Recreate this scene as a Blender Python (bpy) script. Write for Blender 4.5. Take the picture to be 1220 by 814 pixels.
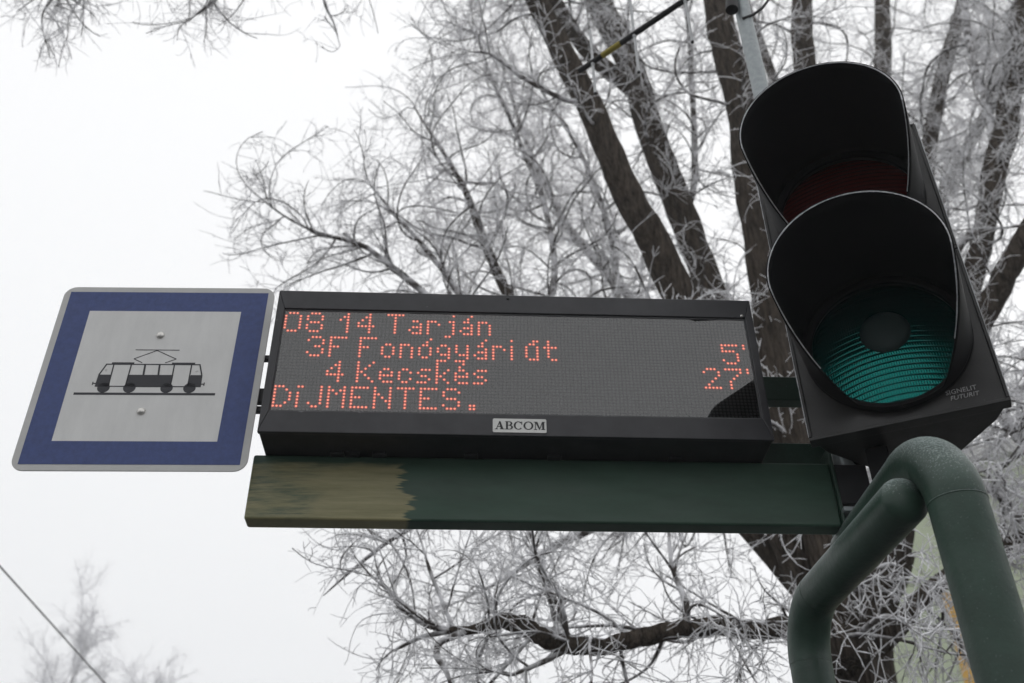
import bpy, bmesh, math, random
import numpy as np
from mathutils import Vector, Matrix

random.seed(7); RNG = np.random.default_rng(11)
S = bpy.context.scene; COL = S.collection
for o in list(bpy.data.objects): bpy.data.objects.remove(o)

# ------------------------------------------------------------------ camera
EYE = 1.6                                  # camera height above the pavement
FPX, PITCH, ROLL = 1229.3, 0.63, 0.0098    # solved from the square tram sign and the display
cam_d = bpy.data.cameras.new('camera'); cam = bpy.data.objects.new('camera', cam_d); COL.objects.link(cam)
e_x = Vector((1, 0, 0)); e_f = Vector((0, math.cos(PITCH), math.sin(PITCH))); e_u = Vector((0, -math.sin(PITCH), math.cos(PITCH)))
c_r = e_x*math.cos(ROLL) - e_u*math.sin(ROLL); c_u = e_x*math.sin(ROLL) + e_u*math.cos(ROLL); c_b = -e_f
cam.matrix_world = Matrix(((c_r.x, c_u.x, c_b.x, 0), (c_r.y, c_u.y, c_b.y, 0), (c_r.z, c_u.z, c_b.z, EYE), (0, 0, 0, 1)))
cam_d.sensor_width = 36; cam_d.lens = FPX/1220*36; cam_d.clip_start = 0.05; cam_d.clip_end = 3000
cam_d.dof.use_dof = True; cam_d.dof.focus_distance = 2.72; cam_d.dof.aperture_fstop = 3.6
S.camera = cam
S.render.resolution_x = 1024; S.render.resolution_y = 683

# ------------------------------------------------------------------ world: white winter overcast
W = bpy.data.worlds.new('World'); S.world = W; W.use_nodes = True
nt = W.node_tree; nt.nodes.clear()
out = nt.nodes.new('ShaderNodeOutputWorld'); bg = nt.nodes.new('ShaderNodeBackground')
sky = nt.nodes.new('ShaderNodeTexSky'); sky.sky_type = 'NISHITA'; sky.sun_disc = False
SUN_EL, SUN_AZ = math.radians(32), math.radians(25)
sky.sun_elevation = SUN_EL; sky.sun_rotation = SUN_AZ; sky.dust_density = 6; sky.air_density = 1.0
hs = nt.nodes.new('ShaderNodeHueSaturation'); hs.inputs['Saturation'].default_value = 0.12
tc = nt.nodes.new('ShaderNodeTexCoord'); sp_ = nt.nodes.new('ShaderNodeSeparateXYZ')
rmp = nt.nodes.new('ShaderNodeValToRGB')      # cloud deck: a little brighter overhead than at the horizon
rmp.color_ramp.elements[0].position = 0.0; rmp.color_ramp.elements[0].color = (0.80, 0.81, 0.83, 1)
rmp.color_ramp.elements[1].position = 0.85; rmp.color_ramp.elements[1].color = (0.985, 0.99, 1.0, 1)
e = rmp.color_ramp.elements.new(0.35); e.color = (0.88, 0.89, 0.905, 1)
mul = nt.nodes.new('ShaderNodeMixRGB'); mul.blend_type = 'MULTIPLY'; mul.inputs[0].default_value = 1; mul.inputs[2].default_value = (11.0, 11.0, 11.0, 1)
mx = nt.nodes.new('ShaderNodeMixRGB'); mx.inputs[0].default_value = 0.975
L = nt.links.new
L(sky.outputs[0], hs.inputs['Color']); L(tc.outputs['Generated'], sp_.inputs[0]); L(sp_.outputs['Z'], rmp.inputs[0])
L(rmp.outputs[0], mul.inputs[1]); L(hs.outputs[0], mx.inputs[1]); L(mul.outputs[0], mx.inputs[2]); L(mx.outputs[0], bg.inputs[0])
bg.inputs[1].default_value = 0.1; L(bg.outputs[0], out.inputs[0])
sun_d = bpy.data.lights.new('sun', 'SUN'); sun_d.energy = 0.5; sun_d.angle = math.radians(40); sun_d.color = (1, 0.97, 0.93)
sun = bpy.data.objects.new('sun', sun_d); COL.objects.link(sun)
sd = Vector((math.sin(SUN_AZ)*math.cos(SUN_EL), math.cos(SUN_AZ)*math.cos(SUN_EL), math.sin(SUN_EL)))
sun.rotation_euler = sd.to_track_quat('Z', 'Y').to_euler()
S.view_settings.view_transform = 'Standard'; S.view_settings.look = 'None'
S.view_settings.exposure = 0; S.view_settings.gamma = 1; S.view_settings.use_curve_mapping = False
S.render.engine = 'CYCLES'
try:
    S.cycles.max_bounces = 8; S.cycles.transparent_max_bounces = 12; S.cycles.volume_bounces = 1
except Exception: pass

# ------------------------------------------------------------------ helpers
def ray(x, y):
    a = x-610; b = 407-y
    X = (a*math.cos(ROLL)+b*math.sin(ROLL))/FPX; Y = (-a*math.sin(ROLL)+b*math.cos(ROLL))/FPX
    return np.array([X, math.cos(PITCH)-Y*math.sin(PITCH), math.sin(PITCH)+Y*math.cos(PITCH)])
def at_y(x, y, Y):                      # point of the ray at forward distance Y (metres)
    d = ray(x, y); p = d*(Y/d[1]); return p+np.array([0, 0, EYE])
def at_h(x, y, H):                      # point of the ray at height H above the pavement
    d = ray(x, y); p = d*((H-EYE)/d[2]); return p+np.array([0, 0, EYE])
def px_of(P):                           # photo pixel of points (n,3)
    P = np.atleast_2d(P)-np.array([0, 0, EYE])
    d = P[:, 1]*math.cos(PITCH)+P[:, 2]*math.sin(PITCH); u = -P[:, 1]*math.sin(PITCH)+P[:, 2]*math.cos(PITCH)
    d = np.maximum(d, 1e-3)
    a = FPX*P[:, 0]/d; b = FPX*u/d
    return np.stack([610+a*math.cos(ROLL)-b*math.sin(ROLL), 407-(a*math.sin(ROLL)+b*math.cos(ROLL))], 1)
_cp, _sp, _cr, _sr = math.cos(PITCH), math.sin(PITCH), math.cos(ROLL), math.sin(ROLL)
def px1(P):
    z = P[2]-EYE; d = max(P[1]*_cp+z*_sp, 1e-3); a = FPX*P[0]/d; b = FPX*(z*_cp-P[1]*_sp)/d
    return 610+a*_cr-b*_sr, 407-(a*_sr+b*_cr)
def axial(P): return (P[1])*math.cos(PITCH)+(P[2]-EYE)*math.sin(PITCH)

class MB:
    def __init__(s): s.v = []; s.f = []; s.rc = True
    def add(s, vs, fs):
        n = len(s.v); s.v += [tuple(map(float, v)) for v in vs]; s.f += [tuple(i+n for i in f) for f in fs]; return s
def link(name, me, mat, parent=None, smooth=False):
    ob = bpy.data.objects.new(name, me); COL.objects.link(ob)
    if mat: me.materials.append(mat)
    if smooth: me.polygons.foreach_set('use_smooth', [True]*len(me.polygons))
    if parent: ob.parent = parent
    return ob
def build(name, mb, mat, parent=None, smooth=False, bevel=0, seg=2, origin=None):
    """one mesh object from world coordinates; local origin is the parent's (or given) base"""
    if parent is not None:
        b = parent
        while b.parent: b = b.parent
        o = np.array(b.location)
    else: o = np.array(origin if origin is not None else (0, 0, 0))
    me = bpy.data.meshes.new(name); me.from_pydata([tuple(np.array(v)-o) for v in mb.v], [], mb.f); me.update()
    if mb.rc:
        bm = bmesh.new(); bm.from_mesh(me); bmesh.ops.recalc_face_normals(bm, faces=bm.faces); bm.to_mesh(me); bm.free()
    ob = link(name, me, mat, parent, smooth)
    if parent is None: ob.location = o
    if bevel:
        m = ob.modifiers.new('bevel', 'BEVEL'); m.width = bevel; m.segments = seg; m.limit_method = 'ANGLE'; m.angle_limit = math.radians(35)
        me.polygons.foreach_set('use_smooth', [True]*len(me.polygons))
        w = ob.modifiers.new('wn', 'WEIGHTED_NORMAL'); w.keep_sharp = True
    return ob
def thing(name, loc, label, cat, group=None):
    o = bpy.data.objects.new(name, None); COL.objects.link(o); o.location = loc; o.empty_display_size = 0.1
    return tag(o, label, cat, group)
def tag(o, label=None, cat=None, group=None, kind=None):
    if label: o['label'] = label
    if cat: o['category'] = cat
    if group: o['group'] = group
    if kind: o['kind'] = kind
    return o
class Frame:
    """local axes: u right along the face, v up, w out of the face"""
    def __init__(s, O, yaw, k=1.0):
        s.k = k; s.O = np.array(O, float); s.u = np.array([math.cos(yaw), math.sin(yaw), 0]); s.v = np.array([0, 0, 1.]); s.w = np.array([math.sin(yaw), -math.cos(yaw), 0])
    def p(s, u, v, w=0): return s.O+(s.u*u+s.v*v+s.w*w)*s.k
def box(mb, fr, u0, u1, v0, v1, w0, w1):
    c = [fr.p(u, v, w) for w in (w0, w1) for v in (v0, v1) for u in (u0, u1)]
    return mb.add(c, [(0, 1, 3, 2), (4, 6, 7, 5), (0, 4, 5, 1), (2, 3, 7, 6), (0, 2, 6, 4), (1, 5, 7, 3)])
def prism(mb, fr, pts, w0, w1):
    n = len(pts); c = [fr.p(u, v, w0) for u, v in pts]+[fr.p(u, v, w1) for u, v in pts]
    return mb.add(c, [tuple(range(n))[::-1], tuple(range(n, 2*n))]+[(i, (i+1) % n, n+(i+1) % n, n+i) for i in range(n)])
def ringprism(mb, fr, outer, inner, w0, w1):
    n = len(outer); vs = [fr.p(u, v, w) for w in (w0, w1) for ring in (outer, inner) for u, v in ring]; fs = []
    for i in range(n):
        j = (i+1) % n
        fs += [(i, j, n+j, n+i), (2*n+i, 3*n+i, 3*n+j, 2*n+j), (i, 2*n+i, 2*n+j, j), (n+i, n+j, 3*n+j, 3*n+i)]
    return mb.add(vs, fs)
def rrect(u0, u1, v0, v1, r, n=6):
    P = []
    for cx, cy, a0 in ((u1-r, v1-r, 0), (u0+r, v1-r, 90), (u0+r, v0+r, 180), (u1-r, v0+r, 270)):
        for i in range(n+1):
            a = math.radians(a0+90*i/n); P.append((cx+r*math.cos(a), cy+r*math.sin(a)))
    return P
def tube(mb, pts, rad, k=24, cap=True):
    P = np.array(pts, float); n = len(P)
    R = np.full(n, rad) if np.isscalar(rad) else np.array(rad, float)
    T = np.gradient(P, axis=0); T /= np.linalg.norm(T, axis=1)[:, None]
    a = np.array([0, 0, 1.]) if abs(T[0][2]) < .9 else np.array([1., 0, 0])
    x = np.cross(T[0], a); x /= np.linalg.norm(x); vs = []; ang = np.arange(k)*2*math.pi/k
    for i in range(n):
        x = x-T[i]*(x@T[i]); x /= np.linalg.norm(x); y = np.cross(T[i], x)
        for t in ang: vs.append(P[i]+R[i]*(math.cos(t)*x+math.sin(t)*y))
    fs = [(i*k+j, i*k+(j+1) % k, (i+1)*k+(j+1) % k, (i+1)*k+j) for i in range(n-1) for j in range(k)]
    mb.rc = False
    if cap:                              # caps on their own vertices so that the sides shade as a clean cylinder
        m = len(vs); vs = vs+vs[:k]+vs[(n-1)*k:n*k]; fs += [tuple(range(m, m+k))[::-1], tuple(range(m+k, m+2*k))]
    return mb.add(vs, fs)
def disc_dome(mb, fr, cu, cv, w, r, h, k=20, rings=5):
    """spherical-ish button rising h out of the face"""
    vs = [fr.p(cu, cv, w+h)]; fs = []
    for i in range(1, rings+1):
        a = i/rings*math.pi/2
        for j in range(k):
            t = 2*math.pi*j/k; vs.append(fr.p(cu+r*math.sin(a)*math.cos(t), cv+r*math.sin(a)*math.sin(t), w+h*math.cos(a)))
    for j in range(k): fs.append((0, 1+j, 1+(j+1) % k))
    for i in range(rings-1):
        for j in range(k): a = 1+i*k; b = a+k; fs.append((a+j, b+j, b+(j+1) % k, a+(j+1) % k))
    return mb.add(vs, fs)

# ------------------------------------------------------------------ materials
def mat(name, col, rough=.6, spec=.4, metal=0, var=0, vscale=8, bump=0, bscale=60, frost=0, fscale=90, emis=None, estr=0, coat=0, col2=None, stretch=None, alb_f=(.62, .64, .67), film=0):
    m = bpy.data.materials.new(name); m.use_nodes = True; t = m.node_tree; b = t.nodes['Principled BSDF']
    b.inputs['Base Color'].default_value = (*col, 1); b.inputs['Roughness'].default_value = rough; b.inputs['Metallic'].default_value = metal
    b.inputs['Specular IOR Level'].default_value = spec; b.inputs['Coat Weight'].default_value = coat
    if emis: b.inputs['Emission Color'].default_value = (*emis, 1); b.inputs['Emission Strength'].default_value = estr
    N = t.nodes.new; K = t.links.new
    co = N('ShaderNodeTexCoord'); src = co.outputs['Object']
    if stretch:
        mp = N('ShaderNodeMapping'); mp.inputs['Scale'].default_value = stretch; K(src, mp.inputs[0]); src = mp.outputs[0]
    last = None
    if var:
        n = N('ShaderNodeTexNoise'); n.inputs['Scale'].default_value = vscale; n.inputs['Detail'].default_value = 6; n.inputs['Roughness'].default_value = .65; K(src, n.inputs['Vector'])
        r = N('ShaderNodeValToRGB'); c2 = col2 or tuple(c*(1+var) for c in col); c1 = tuple(c*(1-var) for c in col) if not col2 else col
        r.color_ramp.elements[0].position = .32; r.color_ramp.elements[0].color = (*c1, 1); r.color_ramp.elements[1].position = .68; r.color_ramp.elements[1].color = (*c2, 1)
        K(n.outputs['Fac'], r.inputs[0]); last = r.outputs[0]
    if frost:
        # rime crystals: speckle that settles where the surface faces up
        g = N('ShaderNodeNewGeometry'); sx = N('ShaderNodeSeparateXYZ'); K(g.outputs['Normal'], sx.inputs[0])
        n2 = N('ShaderNodeTexNoise'); n2.inputs['Scale'].default_value = fscale; n2.inputs['Detail'].default_value = 4; K(co.outputs['Object'], n2.inputs['Vector'])
        mr = N('ShaderNodeMapRange'); mr.inputs[1].default_value = -.2; mr.inputs[2].default_value = 1.0; mr.inputs[3].default_value = -.17; mr.inputs[4].default_value = frost; K(sx.outputs['Z'], mr.inputs[0])
        ad = N('ShaderNodeMath'); ad.operation = 'ADD'; K(n2.outputs['Fac'], ad.inputs[0]); K(mr.outputs[0], ad.inputs[1])
        r2 = N('ShaderNodeMapRange'); r2.inputs[1].default_value = .60; r2.inputs[2].default_value = 1.0; K(ad.outputs[0], r2.inputs[0])
        mx_ = N('ShaderNodeMixRGB'); mx_.inputs[2].default_value = (*alb_f, 1); K(r2.outputs[0], mx_.inputs[0])
        if film:                         # thin even film of rime under the crystals
            fm_ = N('ShaderNodeMapRange'); fm_.inputs[1].default_value = .05; fm_.inputs[2].default_value = 1.0; fm_.inputs[4].default_value = film; K(sx.outputs['Z'], fm_.inputs[0])
            mf = N('ShaderNodeMath'); mf.operation = 'MAXIMUM'; K(fm_.outputs[0], mf.inputs[0]); K(r2.outputs[0], mf.inputs[1]); K(mf.outputs[0], mx_.inputs[0])
        if last: K(last, mx_.inputs[1])
        else: mx_.inputs[1].default_value = (*col, 1)
        last = mx_.outputs[0]
    if last: K(last, b.inputs['Base Color'])
    if var and not metal:                # uneven sheen: handling, damp and dust
        nr = N('ShaderNodeTexNoise'); nr.inputs['Scale'].default_value = vscale*.7; nr.inputs['Detail'].default_value = 7; nr.inputs['Roughness'].default_value = .7; K(src, nr.inputs['Vector'])
        rr_ = N('ShaderNodeMapRange'); rr_.inputs[1].default_value = .3; rr_.inputs[2].default_value = .7; rr_.inputs[3].default_value = rough*.72; rr_.inputs[4].default_value = min(1, rough*1.35); K(nr.outputs['Fac'], rr_.inputs[0]); K(rr_.outputs[0], b.inputs['Roughness'])
    if bump:
        n = N('ShaderNodeTexNoise'); n.inputs['Scale'].default_value = bscale; n.inputs['Detail'].default_value = 5; K(src, n.inputs['Vector'])
        bp = N('ShaderNodeBump'); bp.inputs['Strength'].default_value = bump; bp.inputs['Distance'].default_value = .01; K(n.outputs['Fac'], bp.inputs['Height']); K(bp.outputs[0], b.inputs['Normal'])
    return m
def cut(m, fac_fn):
    return m
M_white = mat('sign_white_sheeting', (.645, .645, .635), .45, .3, var=.06, vscale=6, stretch=(3, 3, 1))
M_blue = mat('sign_blue_sheeting', (.042, .066, .195), .42, .35, var=.13, vscale=70, bump=.06, bscale=260)
M_edge = mat('sign_grey_edge', (.50, .50, .49), .45, .4, var=.06, vscale=14)
M_pict = mat('sign_black_print', (.035, .036, .042), .5, .3)
M_bolt = mat('zinc_bolt', (.62, .61, .58), .35, .5, metal=.85, var=.1, vscale=60)
M_black = mat('black_sheet_metal', (.030, .030, .033), .42, .35, var=.18, vscale=9, bump=.05, bscale=300)
M_top = mat('black_bezel_paint', (.030, .030, .034), .42, .4, var=.2, vscale=14, frost=.12, fscale=55)
M_gasket = mat('grey_gasket', (.075, .077, .08), .5, .3)
M_board = mat('led_board', (.020, .021, .023), .6, .2)
M_dot = mat('led_lens_unlit', (.055, .058, .06), .35, .4)
M_lit = mat('led_lens_lit', (.3, .03, .02), .35, .3, emis=(1.0, .27, .155), estr=1.45)
M_glow = mat('led_halo_glow', (.12, .02, .015), .6, .2, emis=(1.0, .075, .035), estr=.36)  # emissive disc painting the red halo of light round each lit LED
M_badge = mat('badge_aluminium', (.62, .62, .60), .4, .4, var=.06, vscale=40)
M_ink = mat('badge_ink', (.03, .03, .032), .5, .3)
M_green = mat('dark_green_paint', (.020, .047, .033), .45, .4, var=.26, vscale=9, bump=.10, bscale=90, frost=.50, fscale=250, alb_f=(.40, .46, .45), film=.44)
M_light = mat('signal_black_plastic', (.016, .0155, .0155), .38, .4, var=.2, vscale=12, bump=.05, bscale=220, frost=.05, fscale=130)
M_hood = mat('visor_matt_black', (.008, .008, .009), .7, .15)
M_rime = mat('rime_edge', (.55, .56, .58), .7, .3, var=.35, vscale=160, bump=.4, bscale=400)
M_zinc = mat('galvanised_steel', (.30, .33, .34), .42, .45, metal=.35, var=.14, vscale=50, frost=.15, fscale=300)
M_cable = mat('black_cable', (.015, .015, .016), .5, .3)
M_alu = mat('antenna_rod_rimed', (.46, .47, .48), .5, .4, metal=.2, var=.15, vscale=60)
M_yel = mat('yellow_tape', (.33, .27, .045), .5, .3, var=.1, vscale=30)
M_word = mat('raised_lettering', (.30, .30, .30), .5, .4)

def lens_mat(name, col, dark):
    m = mat(name, col, .13, .4, metal=.85, coat=.0); t = m.node_tree; b = t.nodes['Principled BSDF']; N = t.nodes.new; K = t.links.new
    co = N('ShaderNodeTexCoord'); sx = N('ShaderNodeSeparateXYZ'); K(co.outputs['UV'], sx.inputs[0])
    def saw(out, n, pw):
        a = N('ShaderNodeMath'); a.operation = 'MULTIPLY'; a.inputs[1].default_value = n; K(out, a.inputs[0])
        f = N('ShaderNodeMath'); f.operation = 'FRACT'; K(a.outputs[0], f.inputs[0])
        c = N('ShaderNodeMath'); c.operation = 'SUBTRACT'; c.inputs[1].default_value = .5; K(f.outputs[0], c.inputs[0])
        ab = N('ShaderNodeMath'); ab.operation = 'ABSOLUTE'; K(c.outputs[0], ab.inputs[0])
        p = N('ShaderNodeMath'); p.operation = 'POWER'; p.inputs[1].default_value = pw; 
        d = N('ShaderNodeMath'); d.operation = 'MULTIPLY'; d.inputs[1].default_value = 2; K(ab.outputs[0], d.inputs[0]); K(d.outputs[0], p.inputs[0])
        return p.outputs[0]
    h = saw(sx.outputs['Y'], 24, 3); v = saw(sx.outputs['X'], 60, 4)
    mxx = N('ShaderNodeMath'); mxx.operation = 'MAXIMUM'; K(h, mxx.inputs[0])
    v2 = N('ShaderNodeMath'); v2.operation = 'MULTIPLY'; v2.inputs[1].default_value = .55; K(v, v2.inputs[0]); K(v2.outputs[0], mxx.inputs[1])
    mc = N('ShaderNodeMixRGB'); mc.inputs[1].default_value = (*col, 1); mc.inputs[2].default_value = (*dark, 1); K(mxx.outputs[0], mc.inputs[0]); K(mc.outputs[0], b.inputs['Base Color'])
    bp = N('ShaderNodeBump'); bp.inputs['Strength'].default_value = .28; bp.inputs['Distance'].default_value = .003; bp.invert = True; K(mxx.outputs[0], bp.inputs['Height']); K(bp.outputs[0], b.inputs['Normal'])
    return m
M_glens = lens_mat('green_prism_lens', (.006, .14, .122), (.0012, .026, .024))
M_rlens = lens_mat('red_prism_lens', (.085, .008, .007), (.045, .004, .004))
M_rlens.node_tree.nodes['Principled BSDF'].inputs['Metallic'].default_value = .2
M_boss = mat('lens_centre_grey', (.028, .046, .045), .55, .2)

def glass_mat():
    m = bpy.data.materials.new('display_glass'); m.use_nodes = True; t = m.node_tree; t.nodes.clear(); N = t.nodes.new
    o = N('ShaderNodeOutputMaterial'); mxs = N('ShaderNodeMixShader'); tr = N('ShaderNodeBsdfTransparent'); gl = N('ShaderNodeBsdfGlossy'); fr = N('ShaderNodeFresnel')
    tr.inputs[0].default_value = (.9, .92, .92, 1); gl.inputs['Roughness'].default_value = .012; fr.inputs['IOR'].default_value = 2.1
    t.links.new(fr.outputs[0], mxs.inputs[0]); t.links.new(tr.outputs[0], mxs.inputs[1]); t.links.new(gl.outputs[0], mxs.inputs[2]); t.links.new(mxs.outputs[0], o.inputs[0]); return m
M_glass = glass_mat()

def beam_mat():
    """dark green paint, at one end rubbed back in horizontal strokes to an older khaki coat"""
    m = mat('beam_worn_green_paint', (.030, .066, .045), .45, .4, var=.18, vscale=5, stretch=(1, 1, 4)); t = m.node_tree; b = t.nodes['Principled BSDF']; N = t.nodes.new; K = t.links.new
    base = b.inputs['Base Color'].links[0].from_socket
    co = N('ShaderNodeTexCoord'); sx = N('ShaderNodeSeparateXYZ'); K(co.outputs['Object'], sx.inputs[0])
    def noise(scale, st, det=5):
        mp = N('ShaderNodeMapping'); mp.inputs['Scale'].default_value = st; K(co.outputs['Object'], mp.inputs[0])
        n = N('ShaderNodeTexNoise'); n.inputs['Scale'].default_value = scale; n.inputs['Detail'].default_value = det; n.inputs['Roughness'].default_value = .7; K(mp.outputs[0], n.inputs['Vector']); return n.outputs['Fac']
    def mth(op, a, b_=None):
        n = N('ShaderNodeMath'); n.operation = op
        for i, q in enumerate((a, b_)):
            if q is None: continue
            if isinstance(q, (int, float)): n.inputs[i].default_value = q
            else: K(q, n.inputs[i])
        return n.outputs[0]
    def step(x, lo, hi):
        r = N('ShaderNodeMapRange'); r.interpolation_type = 'SMOOTHSTEP'; r.inputs[1].default_value = lo; r.inputs[2].default_value = hi; K(x, r.inputs[0]); return r.outputs[0]
    # ragged right edge of the rubbed area (object x is metres from the beam's left end)
    edge = mth('ADD', mth('ADD', mth('MULTIPLY', noise(9, (.1, .1, 2.0), 2), .16), mth('MULTIPLY', noise(9, (.05, .05, 16.0), 3), .10)), .29)
    slope = mth('MULTIPLY', sx.outputs['Z'], -.22)
    inside = step(mth('SUBTRACT', mth('ADD', edge, slope), sx.outputs['X']), -.006, .006)
    streak = step(noise(7, (.55, .5, 6.0), 7), .38, .66)
    # patches of the green that remain at the far left
    left = step(mth('SUBTRACT', mth('ADD', .10, mth('MULTIPLY', noise(12, (.6, .6, 3.0), 4), .16)), sx.outputs['X']), -.03, .05)
    keep = mth('SUBTRACT', 1.0, mth('MULTIPLY', mth('MULTIPLY', left, .85), streak))
    topdark = step(mth('SUBTRACT', .182, mth('ADD', sx.outputs['Z'], mth('MULTIPLY', noise(6, (1, 1, 5), 3), .05))), -.012, .014)
    fac = mth('MULTIPLY', mth('MULTIPLY', inside, keep), topdark)
    r = N('ShaderNodeValToRGB'); r.color_ramp.elements[0].position = .3; r.color_ramp.elements[0].color = (.175, .165, .080, 1); r.color_ramp.elements[1].position = .7; r.color_ramp.elements[1].color = (.29, .268, .145, 1)
    K(noise(6, (.7, .7, 9.0), 6), r.inputs[0])
    mxx = N('ShaderNodeMixRGB'); K(fac, mxx.inputs[0]); K(base, mxx.inputs[1]); K(r.outputs[0], mxx.inputs[2]); K(mxx.outputs[0], b.inputs['Base Color'])
    return m
M_beam = beam_mat()

def twig_mat(name, bark, frost, lo, hi, scale):
    m = mat(name, bark, .85, .15); t = m.node_tree; b = t.nodes['Principled BSDF']; N = t.nodes.new; K = t.links.new
    co = N('ShaderNodeTexCoord'); n = N('ShaderNodeTexNoise'); n.inputs['Scale'].default_value = scale; n.inputs['Detail'].default_value = 3; K(co.outputs['Object'], n.inputs['Vector'])
    g = N('ShaderNodeNewGeometry'); sx = N('ShaderNodeSeparateXYZ'); K(g.outputs['Normal'], sx.inputs[0])
    a = N('ShaderNodeMath'); a.operation = 'MULTIPLY_ADD'; a.inputs[1].default_value = .10; K(sx.outputs['Z'], a.inputs[0]); K(n.outputs['Fac'], a.inputs[2])
    r = N('ShaderNodeMapRange'); r.inputs[1].default_value = lo; r.inputs[2].default_value = hi; K(a.outputs[0], r.inputs[0])
    mc = N('ShaderNodeMixRGB'); mc.inputs[1].default_value = (*bark, 1); mc.inputs[2].default_value = (*frost, 1); K(r.outputs[0], mc.inputs[0]); K(mc.outputs[0], b.inputs['Base Color'])
    return m
M_bark = mat('tree_bark', (.017, .013, .010), .9, .1, var=.5, vscale=13, bump=1.0, bscale=20, stretch=(3, 3, .55), col2=(.115, .094, .075))
for n_ in M_bark.node_tree.nodes:
    if n_.type == 'BUMP': n_.inputs['Distance'].default_value = .05
M_branch = twig_mat('branch_bark_rimed', (.075, .066, .06), (.78, .78, .80), .40, .62, 11)
M_twig = twig_mat('twig_rimed', (.36, .34, .33), (.93, .93, .95), .26, .46, 14)
M_far = twig_mat('far_tree_rime_mist_pale', (.5, .5, .5), (.88, .88, .9), .25, .5, 3)  # rime, paled further so the colour itself carries the fading by mist
M_fartrunk = mat('far_bark_rime_mist_pale', (.40, .39, .39), .9, .1, var=.3, vscale=3)  # bark lightened for rime and to paint in the veil of mist

# ------------------------------------------------------------------ ground
def ground_mat():
    m = mat('frosty_ground', (.095, .095, .097), .9, .2, var=.35, vscale=1.3, bump=.3, bscale=30); return m
g = MB(); n = 24; R0 = 600.0
xs = np.sign(np.linspace(-1, 1, n))*np.abs(np.linspace(-1, 1, n))**2.2*R0
g.add([(x, y, 0.0) for y in xs for x in xs], [(j*n+i, j*n+i+1, (j+1)*n+i+1, (j+1)*n+i) for j in range(n-1) for i in range(n-1)])
tag(build('ground', g, ground_mat()), kind='structure')

# ------------------------------------------------------------------ tram stop support frame (bent pipe)
PR, HB = 0.0605, EYE+1.145                 # near pipe: leg, elbow and bar, lying on top of ...
PR2, HB2 = 0.0535, EYE+1.033               # ... the far, slimmer pipe
nearP = at_h(1118, 521, HB); b1 = at_h(1023, 648, HB); bd = (b1-nearP)/np.linalg.norm(b1-nearP); end1 = nearP+bd*(2.52-nearP[1])/bd[1]
farP = at_h(955, 730, HB2); end2 = at_h(1077, 597, HB2); bd2 = (farP-end2)/np.linalg.norm(farP-end2)
def bend(corner, a, b, r, n=14):
    """arc between unit directions a (incoming, pointing to corner) and b (leaving)"""
    a = np.array(a, float); b = np.array(b, float); c0 = corner-a*r+b*r
    return [c0+(-b)*r*math.cos(t)+a*r*math.sin(t) for t in np.linspace(0, math.pi/2, n)]
up = np.array([0, 0, 1.]); BR = 0.16; BR2 = 0.14
frame_t = thing('pipe_frame', (nearP[0], nearP[1], 0), 'dark green bent pipe frame with frost on its upper side, carrying the beam', 'pipe frame')
mb = MB(); tube(mb, [(nearP[0], nearP[1], 0), (nearP[0], nearP[1], 1.0), (nearP[0], nearP[1], HB-BR)], PR, 40); build('leg', mb, M_green, frame_t, True)
mb = MB(); tube(mb, bend(nearP, up, bd, BR, 18), PR+.0008, 48); build('elbow', mb, M_green, frame_t, True)
mb = MB(); tube(mb, [nearP+bd*BR, nearP*.5+end1*.5, end1], PR, 48); build('crossbar', mb, M_green, frame_t, True)
dome = [end2-bd2*PR2*.55*math.sin(t) for t in np.linspace(math.pi/2, 0, 9)]; dr = [max(.001, PR2*math.cos(t)) for t in np.linspace(math.pi/2, 0, 9)]
mb = MB(); tube(mb, dome+[end2+bd2*.1, farP-bd2*BR2], dr+[PR2, PR2], 48); build('crossbar', mb, M_green, frame_t, True)
mb = MB(); tube(mb, bend(farP, bd2, -up, BR2, 18), PR2+.0008, 48); build('elbow', mb, M_green, frame_t, True)
mb = MB(); tube(mb, [(farP[0], farP[1], HB2-BR2), (farP[0], farP[1], 1.0), (farP[0], farP[1], 0)], PR2, 48); build('leg', mb, M_green, frame_t, True)
def bead(center, axis, r, parent, thick=.0013):
    axis = np.array(axis, float); a = np.cross(axis, (0.3, .5, .81)); a /= np.linalg.norm(a); b = np.cross(axis, a); mb = MB(); K = 40; vs = []; fs = []
    for i in range(K):
        t = 2*math.pi*i/K
        for j in range(6):
            s = 2*math.pi*j/6; q = center+(a*math.cos(t)+b*math.sin(t))*(r+thick*math.cos(s))+axis*thick*1.4*math.sin(s); vs.append(q)
    for i in range(K):
        for j in range(6): fs.append((i*6+j, ((i+1) % K)*6+j, ((i+1) % K)*6+(j+1) % 6, i*6+(j+1) % 6))
    mb.add(vs, fs); build('weld_bead', mb, M_green, parent, True)
bead(nearP-up*BR, up, PR, frame_t); bead(farP-up*BR2, up, PR2, frame_t, .0009)
for P in (nearP, farP):
    mb = MB(); fr0 = Frame((P[0], P[1], 0), 0); prism(mb, Frame((P[0], P[1], 0), 0), [(-.13, 0), (.13, 0), (.13, .016), (-.13, .016)], -.13, .13); build('base_plate', mb, M_green, frame_t, bevel=.003)

# ------------------------------------------------------------------ display and beam share one facing
YAW = 0.0508; DC = np.array([.0144, 2.2703, 1.587+EYE]); FD = Frame(DC, YAW); zz = lambda z: z-1.587
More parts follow.
